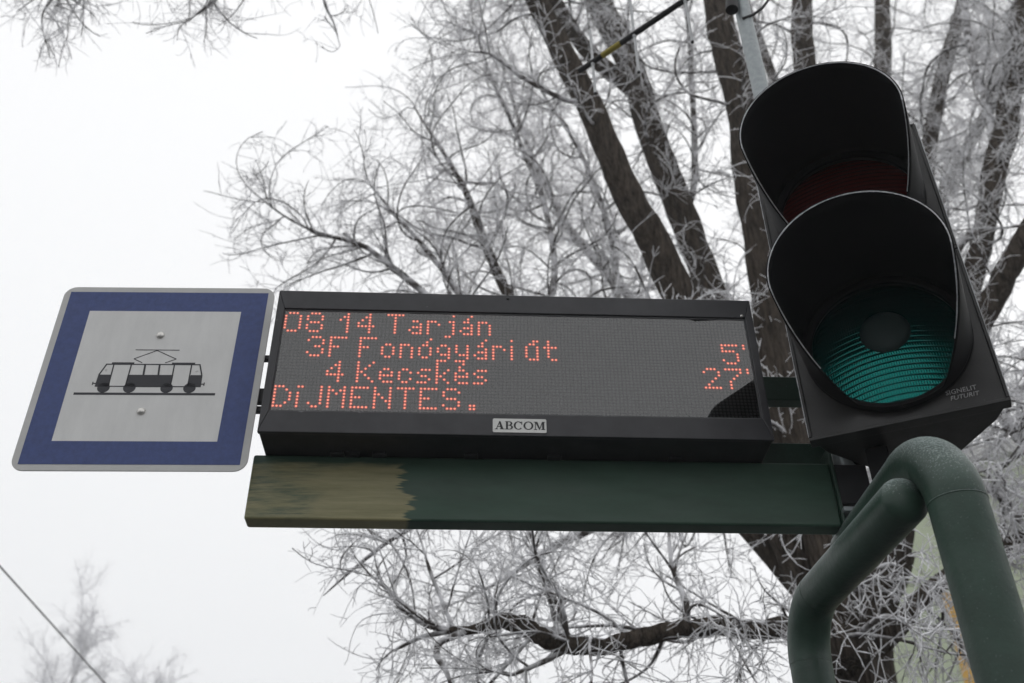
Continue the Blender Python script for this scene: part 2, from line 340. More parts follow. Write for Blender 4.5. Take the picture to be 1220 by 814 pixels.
# green beam
b0 = FD.p(-.688, zz(1.172), -.115)
beam = thing('support_beam', tuple(b0), 'dark green steel beam below the display, rubbed to khaki at one end', 'beam')
mb = MB(); box(mb, FD, -.688, .838, zz(1.172), zz(1.357), -.170, -.115); build('box_section', mb, M_beam, beam, bevel=.007, seg=3)
mb = MB(); box(mb, FD, .30, .868, zz(1.385), zz(1.452), -.213, -.172); build('rear_rail', mb, M_green, beam, bevel=.003)
mb = MB(); box(mb, FD, .30, .900, zz(1.588), zz(1.668), -.205, -.163); build('rear_rail', mb, M_green, beam, bevel=.003)
mb = MB(); box(mb, FD, .36, .42, zz(1.33), zz(1.70), -.245, -.205); build('rear_upright', mb, M_green, beam, bevel=.003)
mb = MB(); box(mb, FD, .838, .846, zz(1.165), zz(1.40), -.20, -.105); build('end_plate', mb, M_green, beam, bevel=.002)
mb = MB(); box(mb, FD, .846, .935, zz(1.235), zz(1.352), -.215, -.110); build('clamp_block', mb, M_black, beam, bevel=.004)
mb = MB(); box(mb, FD, .842, .92, zz(1.205), zz(1.218), -.19, -.092); build('clamp_plate', mb, M_zinc, beam, bevel=.002)
for u in (-.47, -.43, -.36, -.12, .10, .42):
    mb = MB(); box(mb, FD, u-.018, u+.018, zz(1.352), zz(1.362), -.118, -.094); build('clip', mb, M_black, beam, bevel=.002)

# LED display
disp = thing('led_display', tuple(FD.p(0, zz(1.357), -.08)), 'black framed LED departure board with red dot-matrix text', 'display board')
HW = .662; V0, V1 = zz(1.357), zz(1.816); SO = .6405; T0, T1 = zz(1.4215), zz(1.753)
mb = MB(); box(mb, FD, -HW+.002, HW-.002, V0+.002, V1-.002, -.160, -.012); build('case', mb, M_black, disp, bevel=.004)
def trap(pts, nm='bezel', m=M_top):
    mb = MB(); prism(mb, FD, pts, -.013, 0); return build(nm, mb, m, disp, bevel=.0025)
trap([(-HW, V1), (-SO, T1), (SO, T1), (HW, V1)]); trap([(-HW, V0), (HW, V0), (SO, T0), (-SO, T0)])
trap([(-HW, V0), (-SO, T0), (-SO, T1), (-HW, V1)]); trap([(HW, V1), (SO, T1), (SO, T0), (HW, V0)])
mb = MB(); gi = .0045
ringprism(mb, FD, [(-SO, T0), (SO, T0), (SO, T1), (-SO, T1)], [(-SO+gi*.5, T0+gi), (SO-gi*.8, T0+gi), (SO-gi*.8, T1-gi), (-SO+gi*.5, T1-gi)], -.0118, -.005); build('gasket', mb, M_gasket, disp)
mb = MB(); box(mb, FD, -.6402, .6402, T0+.002, T1-.002, -.0119, -.0115); build('led_board', mb, M_board, disp)
mb = MB(); mb.add([FD.p(u, v, -.0062) for u, v in ((-SO+.003, T0+.003), (SO-.003, T0+.003), (SO-.003, T1-.003), (-SO+.003, T1-.003))], [(0, 1, 2, 3)]); build('glass_pane', mb, M_glass, disp)
GL = {'0': ".###. #...# #...# #...# #...# #...# .###.", '8': ".###. #...# #...# .###. #...# #...# .###.", '1': "..# .## #.# ..# ..# ..# ..#",
 '4': "...#. ..##. .#.#. #..#. ##### ...#. ...#.", 'T': "##### ..#.. ..#.. ..#.. ..#.. ..#.. ..#..", 'a': ".... .... .##. ...# .### #..# .###", 'r': ".... .... ###. #..# #... #... #...",
 'j': "..# ... .## ..# ..# ..# ..# ##.", 'á': "...# ..#. .##. ...# .### #..# .###", 'n': ".... .... ###. #..# #..# #..# #..#", '3': ".###. #...# ....# ..##. ....# #...# .###.",
 'F': "##### #.... #.... ###.. #.... #.... #....", 'o': ".... .... .##. #..# #..# #..# .##.", 'ó': "...# ..#. .##. #..# #..# #..# .##.", 'g': ".... .... .##. #..# #..# .### ...# ###.",
 'y': ".... .... #..# #..# #..# .### ...# ###.", 'i': "# . # # # # #", 'ú': "..## .##. #..# #..# #..# #..# .###", 't': ".#.. .#.. #### .#.. .#.. .#.. ..##",
 'K': "#...# #..#. #.#.. ##... #.#.. #..#. #...#", 'e': ".... .... .##. #..# #### #... .###", 'é': "..#. .#.. .##. #..# #### #... .###", 'c': ".... .... .##. #..# #... #..# .##.",
 's': ".... .... .### #... .##. ...# ###.", 'k': "#... #... #..# #.#. ##.. #.#. #..#", 'D': "###.. #..#. #...# #...# #...# #..#. ###..", 'Í': "## .. #. #. #. #. #.",
 'J': "...# ...# ...# ...# ...# #..# .##.", 'M': "#...# ##.## #.#.# #...# #...# #...# #...#", 'E': "##### #.... #.... ###.. #.... #.... #####", 'N': "#...# #...# ##..# #.#.# #..## #...# #...#",
 'S': ".###. #...# #.... .###. ....# #...# .###.", '.': ".. .. .. .. .. ## ##", '2': ".###. #...# ....# ...#. ..#.. .#... #####", '7': "##### ....# ...#. ..#.. .#... .#... .#...", '5': "##### #.... ####. ....# ....# #...# .###.", "'": "# # ."}
TEXT = [(0, [('0', 0), ('8', 6), ('1', 15), ('4', 20), ('T', 28), ('a', 34), ('r', 39), ('j', 44), ('á', 48), ('n', 53)]),
 (8, [('3', 7), ('F', 13), ('F', 21), ('o', 27), ('n', 32), ('ó', 37), ('g', 42), ('y', 47), ('á', 52), ('r', 57), ('i', 62), ('ú', 66), ('t', 71), ('5', 120), ("'", 126)]),
 (16, [('4', 13), ('K', 21), ('e', 27), ('c', 32), ('s', 37), ('k', 42), ('é', 47), ('s', 52), ('2', 114), ('7', 120), ("'", 126)]),
 (24, [('D', 0), ('Í', 6), ('J', 9), ('M', 14), ('E', 20), ('N', 26), ('T', 32), ('E', 38), ('S', 44), ('.', 51)])]
lit = set()
for r0, chars in TEXT:
    for ch, c0 in chars:
        for r, row in enumerate(GL[ch].split()):
            for c, q in enumerate(row):
                if q == '#': lit.add((r0+r, c0+c))
def led_mesh(cells, rad, h, w, k=6):
    mb = MB()
    for r, c in cells:
        u = -.64+.01*(c+.5); v = zz(1.588)+.16-.0101*(r+.25); vs = []
        for j in range(k):
            t = 2*math.pi*j/k; vs.append(FD.p(u+rad*math.cos(t), v+rad*math.sin(t), w))
        for j in range(k):
            t = 2*math.pi*j/k; vs.append(FD.p(u+rad*.6*math.cos(t), v+rad*.6*math.sin(t), w+h))
        mb.add(vs, [(j, (j+1) % k, k+(j+1) % k, k+j) for j in range(k)]+[tuple(range(k, 2*k))])
    return mb
allc = [(r, c) for r in range(32) for c in range(128)]
tag(build('led_lenses_unlit', led_mesh([q for q in allc if q not in lit], .0042, .0012, -.0116), M_dot, disp), 'grey unlit LED lenses in a tight grid', kind='stuff')
tag(build('led_halos', led_mesh(sorted(lit), .0049, .0003, -.0115, 8), M_glow, disp), kind='stuff')
tag(build('led_lenses_lit', led_mesh(sorted(lit), .0027, .0016, -.0112, 8), M_lit, disp), 'glowing red LEDs spelling the departures', kind='stuff')
# maker's badge with serif capitals
bdg = MB(); prism(bdg, FD, rrect(-.066, .072, zz(1.3655), zz(1.4065), .004, 4), -.001, .0025); badge = build('badge', bdg, M_badge, disp)
def serif(mb, ch, x, y, h, w):
    S_ = h*.085; T = h*.20; t = h*.075; q = lambda a: prism(mb, FD, [(x+p[0]*w, y+p[1]*h) for p in a], .0024, .0032)
    def arc(cx, cy, ro, ri, sx, a0, a1, n=14, thick=T, thin=t):
        for i in range(n):
            A = [math.radians(a0+(a1-a0)*k/n) for k in (i, i+1)]; pts = []
            for a in A: pts.append((x+w*cx+math.cos(a)*w*ro, y+h*cy+math.sin(a)*h*ri))
            for a in A[::-1]:
                k = abs(math.cos(a)); pts.append((x+w*cx+math.cos(a)*(w*ro-thick), y+h*cy+math.sin(a)*(h*ri-thin)))
            prism(mb, FD, pts, .0024, .0032)
    rect = lambda a, b, c, d: q([(a, c), (b, c), (b, d), (a, d)])
    if ch == 'A':
        q([(.10, 0), (.17, 0), (.53, .92), (.47, 1)]); q([(.62, 0), (.90, 0), (.58, 1), (.42, 1)]); rect(.26, .70, .30, .37); rect(0, .30, 0, .06); rect(.52, 1, 0, .06)
    if ch == 'B':
        rect(.12, .36, 0, 1); rect(0, .5, 0, .06); rect(0, .5, .94, 1); rect(.3, .55, .49, .55); arc(.52, .75, .38, .25, 1, -90, 90); arc(.54, .27, .44, .27, 1, -90, 90)
    if ch in 'CO':
        arc(.5, .5, .5, .52, 1, *((40, 320) if ch == 'C' else (0, 360)), n=24)
        if ch == 'C': rect(.84, .93, .60, 1.0)
    if ch == 'M':
        rect(.10, .17, 0, 1); rect(.74, .94, 0, 1); q([(.10, 1), (.32, 1), (.56, .12), (.47, .02)]); q([(.47, .02), (.54, .02), (.82, 1), (.74, 1)]); rect(0, .28, 0, .06); rect(.66, 1.02, 0, .06); rect(0, .2, .94, 1); rect(.8, 1.02, .94, 1)
lm = MB(); x0 = -.0605
for ch, w in (('A', .0245), ('B', .021), ('C', .0235), ('O', .0255), ('M', .0285)):
    serif(lm, ch, x0, zz(1.3745), .0235, w); x0 += w+.0014
build('lettering', lm, M_ink, badge)
for u, v, nm in ((-.025, zz(1.803), 'screw'), (.632, zz(1.7595), 'screw')):
    mb = MB(); disc_dome(mb, FD, u, v, .0, .0045, .003, 12, 3); build(nm, mb, M_cable if u < 0 else M_bolt, disp, True)

# ------------------------------------------------------------------ tram stop sign
FS = Frame((-.9742, 2.2922, 1.5763+EYE), .0274)
sign = thing('tram_stop_sign', tuple(FS.p(0, -.30, 0)), 'square blue and white tram stop sign with a black tram pictogram', 'sign')
mb = MB(); prism(mb, FS, rrect(-.298, .298, -.298, .298, .034, 8), -.004, 0); build('panel', mb, M_edge, sign, bevel=.0012)
mb = MB(); s4 = lambda a: [(-a, -a), (a, -a), (a, a), (-a, a)]; ringprism(mb, FS, s4(.2795), s4(.2115), .0002, .0007); build('blue_border', mb, M_blue, sign)
mb = MB(); prism(mb, FS, s4(.2114), .0002, .0007); field = build('white_field', mb, M_white, sign)
mb = MB()
P_ = lambda pts: prism(mb, FS, pts, .0006, .0013)
def strip(a, b, w):
    a = np.array(a); b = np.array(b); d = (b-a)/np.linalg.norm(b-a); n_ = np.array([-d[1], d[0]])*w/2; P_([tuple(a+n_), tuple(b+n_), tuple(b-n_), tuple(a-n_)])
P_([(-.190, -.0628), (.183, -.0628), (.183, -.0696), (-.190, -.0696)]); build('rail_line', mb, M_pict, sign)
mb = MB(); strip((-.0562, .0776), (.0631, .0772), .0022)
for a, b in (((.0029, .0757), (.0598, .0474)), ((.0598, .0474), (.0320, .0345)), ((.0029, .0757), (-.0546, .0474)), ((-.0546, .0474), (-.0298, .0345))): strip(a, b, .0022)
build('pantograph_print', mb, M_pict, sign)
mb = MB()
P_([(-.1107, .0355), (-.0508, .0355), (-.0508, .0305), (-.1107, .0305)]); P_([(.0511, .0355), (.1132, .0355), (.1132, .0305), (.0511, .0305)])
P_([(-.1257, .0308), (.1285, .0308), (.1285, .0276), (-.1257, .0276)])                                     # roof line
P_([(-.1385, -.0052), (-.1063, -.0052), (-.1010, -.0440), (-.1400, -.0440)])                               # left lower cab
P_([(.1080, -.0052), (.1395, -.0052), (.1411, -.0438), (.1032, -.0438)])                                   # right lower cab
P_([(-.0602, -.0052), (.0612, -.0052), (.0615, -.0445), (-.0602, -.0445)])                                 # middle skirt
for a, b, w in (((-.1240, .0290), (-.1372, -.0060), .0036), ((-.1045, .0290), (-.1045, -.044), .0034), ((-.0575, .029), (-.0590, -.044), .0034), ((-.0204, .029), (-.0186, -.006), .005), ((.0186, .029), (.0214, -.006), .005),
                ((.0583, .029), (.0600, -.044), .0034), ((.1048, .029), (.1060, -.044), .0034), ((.1268, .0295), (.1378, -.006), .0036), ((-.1010, -.0425), (-.060, -.0425), .003), ((.061, -.0425), (.1035, -.0425), .003),
                ((-.1385, -.0335), (-.1480, -.0335), .003), ((-.1475, -.0285), (-.1475, -.0385), .0026), ((.1395, -.0341), (.1490, -.0341), .003), ((.1485, -.0291), (.1485, -.0391), .0026)): strip(a, b, w)
for cx in (-.1158, -.0474, .0512, .1118): P_([(cx+.0165*math.cos(2*math.pi*i/20), -.0470+.0158*math.sin(2*math.pi*i/20)) for i in range(20)])
build('tram_print', mb, M_pict, sign)
mb = MB(); P_([(-.1215+.0035*math.cos(2*math.pi*i/12), .010+.0045*math.sin(2*math.pi*i/12)) for i in range(12)]); build('headlamp_print', mb, M_edge, sign); mb = MB(); P_([(.1170, .006), (.1225, .010), (.1275, .0085), (.1225, .0045)]); build('headlamp_print', mb, M_edge, sign)
for u, v in ((.0020, .1266), (-.0010, -.1212)):
    mb = MB(); disc_dome(mb, FS, u, v, .0006, .0115, .0085, 20, 6); build('bolt', mb, M_bolt, sign, True)
for z, h in ((1.645, .014), (1.52, .045), (1.478, .016)):
    mb = MB(); a = FD.p(-.655, zz(z), -.06); q = Frame(a, YAW); box(mb, q, -.075, .0, -h/2, h/2, -.040, -.022); build('bracket', mb, M_black, sign, bevel=.002)

# ------------------------------------------------------------------ tram signal (two lamps)
LK = 1.107                               # its distance shows in the reflection on the display glass
LO = np.array([.8784, 1.9654, 1.2])*LK+np.array([0, 0, EYE]); LYAW = math.atan2(-.3865, .9223); FL = Frame(LO, LYAW, LK)
sig = thing('traffic_signal', tuple(FL.p(0, 0, -.1)), 'black two-lamp traffic signal with deep visors and a green lower lens', 'traffic signal')
LH = .436; LW = .2145
def module(v0, lens_m, lens_name, nm):
    cv = v0+.219
    # door: plate with round opening
    K = 48; hole = [(.174*math.cos(2*math.pi*i/K+math.pi/4), cv+.174*math.sin(2*math.pi*i/K+math.pi/4)) for i in range(K)]
    sq = []
    for i in range(K):
        a = 2*math.pi*i/K+math.pi/4; c_, s_ = math.cos(a), math.sin(a); k = max(abs(c_), abs(s_)); sq.append((c_/k*LW, cv+s_/k*(LH/2-.002)))
    mb = MB(); ringprism(mb, FL, sq, hole, -.022, 0); door = build('door', mb, M_light, sig, bevel=.003)
    # raised edge strips of the door
    mb = MB()
    for u0, u1, a, b in ((-LW-.001, -LW+.007, v0+.010, v0+LH-.002), (LW-.007, LW+.001, v0+.010, v0+LH-.002)):
        mb = MB(); box(mb, FL, u0, u1, a, b, -.024, .0045); build('edge_strip', mb, M_light, door, bevel=.002)
    mb = MB(); box(mb, FL, -LW-.001, LW+.001, v0, v0+.009, -.028, .005); build('edge_strip', mb, M_light, door, bevel=.002)
    # tapered back housing
    mb = MB(); pts = []
    for w, hu, z0, z1 in ((-.022, .205, v0+.003, v0+LH-.003), (-.075, .185, v0+.003, v0+LH-.003), (-.20, .095, v0+.003, v0+LH-.003)):
        pts += [FL.p(-hu, z0, w), FL.p(hu, z0, w), FL.p(hu, z1, w), FL.p(-hu, z1, w)]
    fs = [(3, 2, 1, 0), (8, 9, 10, 11)]
    for i in range(2):
        for j in range(4): a = i*4; fs.append((a+j, a+(j+1) % 4, a+4+(j+1) % 4, a+4+j))
    mb.add(pts, fs); build('housing', mb, M_light, sig, bevel=.004)
    # lens ring
    mb = MB(); c1 = [(.189*math.cos(2*math.pi*i/K), cv+.189*math.sin(2*math.pi*i/K)) for i in range(K)]; c2 = [(.168*math.cos(2*math.pi*i/K), cv+.168*math.sin(2*math.pi*i/K)) for i in range(K)]
    ringprism(mb, FL, c1, c2, -.001, .012); build('lens_ring', mb, M_hood, door, bevel=.004, seg=3)
    # lens: shallow dome, UV in lens units so that the prisms follow the curve
    rings, K2 = 14, 64; vs = [FL.p(0, cv, .000)]; uv = [(.5, .5)]; fs = []
    for i in range(1, rings+1):
        r = i/rings
        for j in range(K2):
            t = 2*math.pi*j/K2; x, y = r*math.cos(t), r*math.sin(t); vs.append(FL.p(.1745*x, cv+.1745*y, -.016+.016*(1-r*r))); uv.append((.5+.5*x, .5+.5*y-.10*(1-x*x)))
    for j in range(K2): fs.append((0, 1+j, 1+(j+1) % K2))
    for i in range(rings-1):
        for j in range(K2): a = 1+i*K2; fs.append((a+j, a+K2+j, a+K2+(j+1) % K2, a+(j+1) % K2))
    mb = MB(); mb.add(vs, fs); lo = build(lens_name, mb, lens_m, sig, True); ul = lo.data.uv_layers.new(name='lens')
    for lp in lo.data.loops: ul.data[lp.index].uv = uv[lp.vertex_index]
    if lens_name == 'green_lens': mb = MB(); disc_dome(mb, FL, .004, cv+.030, -.003, .058, .016, 36, 8); build('lens_boss', mb, M_boss, lo, True)
    # visor: hood with full-length roof and sides that slant back to the ring at the bottom
    K3, RS = 72, 10; vs = []; fs = []; rim = []
    for i in range(K3+1):
        th = -math.pi+2*math.pi*i/K3; a = abs(th)
        k = min(1, max(0, (a-math.radians(97))/math.radians(52))); ln = .325*(1-k)+.020*k
        if a < math.radians(97): ln = .325
        for s in range(RS+1):
            f = s/RS; w = .004+f*ln; g_ = w/.325; rr = .184+.003*g_
            vs.append(FL.p(-.020*g_+rr*math.sin(th), cv+.004*g_+rr*math.cos(th), w))
        rim.append(vs[-1])
    for i in range(K3):
        for s in range(RS): a = i*(RS+1)+s; fs.append((a, a+1, a+RS+2, a+RS+1))
    mb = MB(); mb.add(vs, fs); vz = build('visor', mb, M_hood, sig, True)
    so = vz.modifiers.new('thick', 'SOLIDIFY'); so.thickness = .0045; so.offset = 1
    mb = MB(); i0 = int(K3*.14); pts = [np.array(p) for p in rim[i0:K3-i0+1]]
    rad = [.0011+.0009*random.random() for _ in pts]; 
    tube(mb, pts, rad, 6); build('rime_line', mb, M_rime, vz)
module(0, M_glens, 'green_lens', 'lower'); module(LH, M_rlens, 'red_lens', 'upper')
mb = MB(); box(mb, FL, -LW, LW, 2*LH-.002, 2*LH+.006, -.19, .003); build('top_cap', mb, M_light, sig, bevel=.003)
# rime on the outer edges
for s in (-1, 1):
    mb = MB(); pts = [FL.p(s*(LW+.001), v, .0045) for v in np.linspace(.01, 2*LH, 60)]; tube(mb, pts, [.0006+.0010*random.random() for _ in pts], 5); build('rime_line', mb, M_rime, sig)
# foot and bracket onto the crossbar
mb = MB(); box(mb, FL, -.105, -.055, -.13, .004, -.14, -.085); build('foot', mb, M_hood, sig, bevel=.006)
q = FL.p(0, 0, -.2); mast_xy = (.903, 2.47)
for z in (.05, .72):
    mb = MB(); a = FL.p(0, z, -.19); b = np.array([mast_xy[0], mast_xy[1], a[2]]); tube(mb, [a, b], .022, 12); build('mount_arm', mb, M_light, sig, True)
# raised lettering on the lower door
def text_mesh(txt, size, u, v, w, rot, sx=1.0, shear=0):
    cu = bpy.data.curves.new('t', 'FONT'); cu.body = txt; cu.size = size; cu.extrude = .0006; cu.shear = shear; cu.resolution_u = 2
    ob = bpy.data.objects.new('t', cu); COL.objects.link(ob); dg = bpy.context.evaluated_depsgraph_get(); me = bpy.data.meshes.new_from_object(ob.evaluated_get(dg))
    bpy.data.objects.remove(ob); mb = MB(); c, s = math.cos(rot), math.sin(rot)
    mb.add([FL.p(u+(p.co.x*sx)*c-p.co.y*s, v+(p.co.x*sx)*s+p.co.y*c, w+p.co.z) for p in me.vertices], [tuple(p.vertices) for p in me.polygons]); return mb
build('lettering', text_mesh('SIGNELIT', .0165, .092, .0465, .0006, 0, .98), M_word, sig)
build('lettering', text_mesh('FUTURIT', .0150, .098, .0310, .0006, 0, 1.02, .2), M_word, sig)

# ------------------------------------------------------------------ mast and antenna
mast = thing('antenna_mast', (mast_xy[0], mast_xy[1], HB), 'grey galvanised steel pole rising behind the traffic signal', 'pole')
zb = 3.651+EYE
mb = MB(); tube(mb, [(mast_xy[0], mast_xy[1], z) for z in (HB+.16, HB+1, zb+.45)], .0295, 28); build('tube', mb, M_zinc, mast, True)
mb = MB(); tube(mb, [(mast_xy[0], mast_xy[1], z) for z in (zb+.45, zb+.47)], [.031, .024], 28); build('end_cap', mb, M_cable, mast, True)
bA = np.array([mast_xy[0], mast_xy[1], zb]); bE = at_h(690, 85, zb); bdn = (bE-bA)/np.linalg.norm(bE-bA); Lb = np.linalg.norm(bE-bA)
ant = thing('yagi_antenna', tuple(bA), 'black boom antenna with upright rimed rods and a yellow band', 'antenna')
mb = MB(); tube(mb, [bA-bdn*.06, bA+bdn*.4, bE], .0125, 16); build('boom', mb, M_cable, ant, True)
def tt(x, y): return float((at_h(x, y, zb)-bA)@bdn)
a, b = tt(737, 49), tt(716, 65); mb = MB(); tube(mb, [bA+bdn*a, bA+bdn*b], .0132, 16); build('yellow_band', mb, M_yel, ant, True)
for (x, y), up_, dn in (((705, 73), .222, .204), ((752, 37), .235, .246), ((812, -5), .25, .272), ((862, -42), .26, .27)):
    c0 = bA+bdn*tt(x, y); mb = MB(); tube(mb, [c0+up*up_, c0, c0-up*dn], .0062, 10); rod = build('rod', mb, M_alu, ant, True)
    mb = MB(); tube(mb, [c0+up*.022, c0-up*.022], .0085, 10); build('rod_clamp', mb, M_alu, rod, True)
    mb = MB(); tube(mb, [c0-up*(dn-.001), c0-up*(dn+.006)], .0064, 10); build('rod_cap', mb, M_cable, rod, True)
mb = MB(); fm = Frame(bA, 0); box(mb, fm, -.045, .045, -.03, .03, -.045, .045); build('mast_clamp', mb, M_cable, ant, bevel=.004)
ca = at_y(872, 12, 2.44); cb = at_y(874, -30, 2.44); pts = [ca, (ca+cb)/2+np.array([-.004, 0, 0]), cb, bA+bdn*.1]
mb = MB(); tube(mb, pts, [.024, .024, .014, .010], 12); build('balun', mb, M_cable, ant, True)
cp = [at_y(x, y, 2.44) for x, y in ((885, 22), (897, 18), (908, 10), (918, -3), (922, -20), (915, -45), (890, -58))]
mb = MB(); tube(mb, cp, .0055, 8); build('cable', mb, M_cable, ant, True)

# ------------------------------------------------------------------ building beyond the trees
M_wallg = mat('pale_green_render', (.50, .56, .40), .85, .2, var=.05, vscale=1.2, bump=.1, bscale=20)
M_walld = mat('panel_joint', (.30, .33, .25), .9, .1)
M_orange = mat('orange_render', (.66, .40, .10), .85, .2, var=.05, vscale=2)
M_pane = mat('window_pane', (.05, .06, .065), .08, .5, coat=.5)
M_wframe = mat('window_frame_white', (.62, .62, .60), .5, .3)
bc = at_y(1020, 690, 24.0); bL = np.array([bc[0], bc[1], 0]); FB = Frame(bL, math.radians(-24))
BH, BWID, BDEP = 14.2, 26.0, 11.0
bld = thing('apartment_block', tuple(bL), 'pale green apartment block with an orange strip, behind the frosted branches', 'building')
mb = MB(); box(mb, FB, 0, BWID, 0, BH, -BDEP, 0); build('wall', mb, M_walld, bld)
mb = MB(); box(mb, FB, -.25, BWID+.25, BH, BH+.35, -BDEP-.25, .25); build('roof_edge', mb, M_wframe, bld)
PW, PH = 3.25, 2.84
pm = MB(); box(pm, Frame((0, 0, 0), math.radians(-24)), .012, PW-.012, .012, PH-.012, .0, .035)
pan = bpy.data.meshes.new('panel'); pan.from_pydata(pm.v, [], pm.f); pan.materials.append(M_wallg)
pan2 = pan.copy(); pan2.materials.clear(); pan2.materials.append(M_orange)
wm = MB(); box(wm, Frame((0, 0, 0), math.radians(-24)), 0, 1.5, 0, 1.4, .035, .075); wf = bpy.data.meshes.new('window'); wf.from_pydata(wm.v, [], wm.f); wf.materials.append(M_wframe)
wp = MB()
for a in (.07, .79): box(wp, Frame((0, 0, 0), math.radians(-24)), a, a+.64, .07, 1.33, .076, .082)
pane1 = MB(); box(pane1, Frame((0, 0, 0), math.radians(-24)), 0, .64, 0, 1.26, .0765, .083); pv = bpy.data.meshes.new('pane'); pv.from_pydata(pane1.v, [], pane1.f); pv.materials.append(M_pane)
for r in range(5):
    for c in range(8):
        o = link('panel', pan, None, bld); o.location = Vector(FB.p(c*PW, r*PH)-bL)
        if c < 2: continue
        w_ = link('window', wf, None, bld); w_.location = Vector(FB.p(c*PW+.85, r*PH+.85)-bL)
        for a in (.07, .79):
            g_ = link('pane', pv, None, w_); g_.location = Vector(FB.p(a, .07)-FB.O)

mb = MB(); box(mb, FB, 1.82, 2.5, 0, 11.05, .034, .065); build('orange_strip', mb, M_orange, bld)
# ------------------------------------------------------------------ trees
def tubes_np(name, lines, k, material, parent, smooth=True, twist=None):
    """lines: list of (points (n,3), radii (n)); one mesh of swept k-gons"""
    base = parent
    while base.parent: base = base.parent
    o = np.array(base.location)
    P = np.concatenate([l[0] for l in lines]); R = np.concatenate([l[1] for l in lines]); ln = np.array([len(l[0]) for l in lines])
    st = np.concatenate([[0], np.cumsum(ln)[:-1]]); ids = np.repeat(np.arange(len(ln)), ln); N = len(P)
    first = np.zeros(N, bool); first[st] = True; last = np.zeros(N, bool); last[st+ln-1] = True
    nx = np.minimum(np.arange(N)+1, N-1); pv_ = np.maximum(np.arange(N)-1, 0)
    T = P[np.where(last, np.arange(N), nx)]-P[np.where(first, np.arange(N), pv_)]; T /= np.linalg.norm(T, axis=1)[:, None]+1e-9
    A = (T[st]*0)+RNG.normal(size=(len(ln), 3)); A -= (P[st+ln-1]-P[st])*(np.einsum('ij,ij->i', A, P[st+ln-1]-P[st])/(np.einsum('ij,ij->i', P[st+ln-1]-P[st], P[st+ln-1]-P[st])+1e-9))[:, None]
    X = A[ids]; X = X-T*np.einsum('ij,ij->i', X, T)[:, None]; X /= np.linalg.norm(X, axis=1)[:, None]+1e-9; Y = np.cross(T, X)
    ang = np.arange(k)*2*math.pi/k
    V = P[:, None, :]+R[:, None, None]*(np.cos(ang)[None, :, None]*X[:, None, :]+np.sin(ang)[None, :, None]*Y[:, None, :])
    V = (V-o).reshape(-1, 3)
    seg = np.nonzero(~last)[0]; j = np.arange(k); j2 = (j+1) % k
    F = np.stack([seg[:, None]*k+j, seg[:, None]*k+j2, (seg[:, None]+1)*k+j2, (seg[:, None]+1)*k+j], 2).reshape(-1, 4)
    me = bpy.data.meshes.new(name); me.vertices.add(len(V)); me.vertices.foreach_set('co', V.astype(np.float32).ravel())
    me.loops.add(F.size); me.loops.foreach_set('vertex_index', F.astype(np.int32).ravel())
    me.polygons.add(len(F)); me.polygons.foreach_set('loop_start', np.arange(0, F.size, 4, dtype=np.int32)); me.polygons.foreach_set('loop_total', np.full(len(F), 4, np.int32))
    me.polygons.foreach_set('use_smooth', np.full(len(F), smooth)); me.update(calc_edges=True)
    return link(name, me, material, parent)

def smoothline(pts, rad, n=None, wob=0.0):
    """Catmull-Rom through guide points"""
    P = np.array(pts, float); R = np.array(rad, float); m = len(P); n = n or 9; op = []; orr = []
    Q = np.vstack([2*P[0]-P[1], P, 2*P[-1]-P[-2]])
    for i in range(m-1):
        p0, p1, p2, p3 = Q[i:i+4]
        for t in np.linspace(0, 1, n, endpoint=(i == m-2)):
            op.append(.5*((2*p1)+(-p0+p2)*t+(2*p0-5*p1+4*p2-p3)*t*t+(-p0+3*p1-3*p2+p3)*t**3)); orr.append(R[i]*(1-t)+R[i+1]*t)
    op = np.array(op); orr = np.array(orr)
    if wob:
        k = len(op); nz = RNG.normal(size=(k, 3)); ker = np.ones(5)/5
        nz = np.stack([np.convolve(nz[:, i], ker, 'same') for i in range(3)], 1); op[1:-1] += nz[1:-1]*orr[1:-1, None]*wob
        orr *= 1+.16*np.convolve(RNG.normal(size=k), np.ones(7)/4, 'same')*min(1, wob*2)
    return op, orr
def unit(v): return v/(np.linalg.norm(v)+1e-9)
def wander(start, d, length, r0, r1, n, curl, lift, knob=0.0):
    P = np.empty((n+1, 3)); P[0] = start; d = unit(d); st = length/n; drift = RNG.normal(size=3)*curl
    for i in range(n):
        drift = drift*.82+RNG.normal(size=3)*curl*.62
        d = unit(d+drift+np.array([0, 0, lift])); P[i+1] = P[i]+d*st
    R = np.linspace(r0, r1, n+1)
    if knob: R = R*(1+knob*np.maximum(0, RNG.normal(size=n+1)))
    return P, R
def side_dir(T, spread, bias):
    a = RNG.normal(size=3); a = unit(a-T*(a@T)); return unit(T*math.cos(spread)+a*math.sin(spread)+bias)

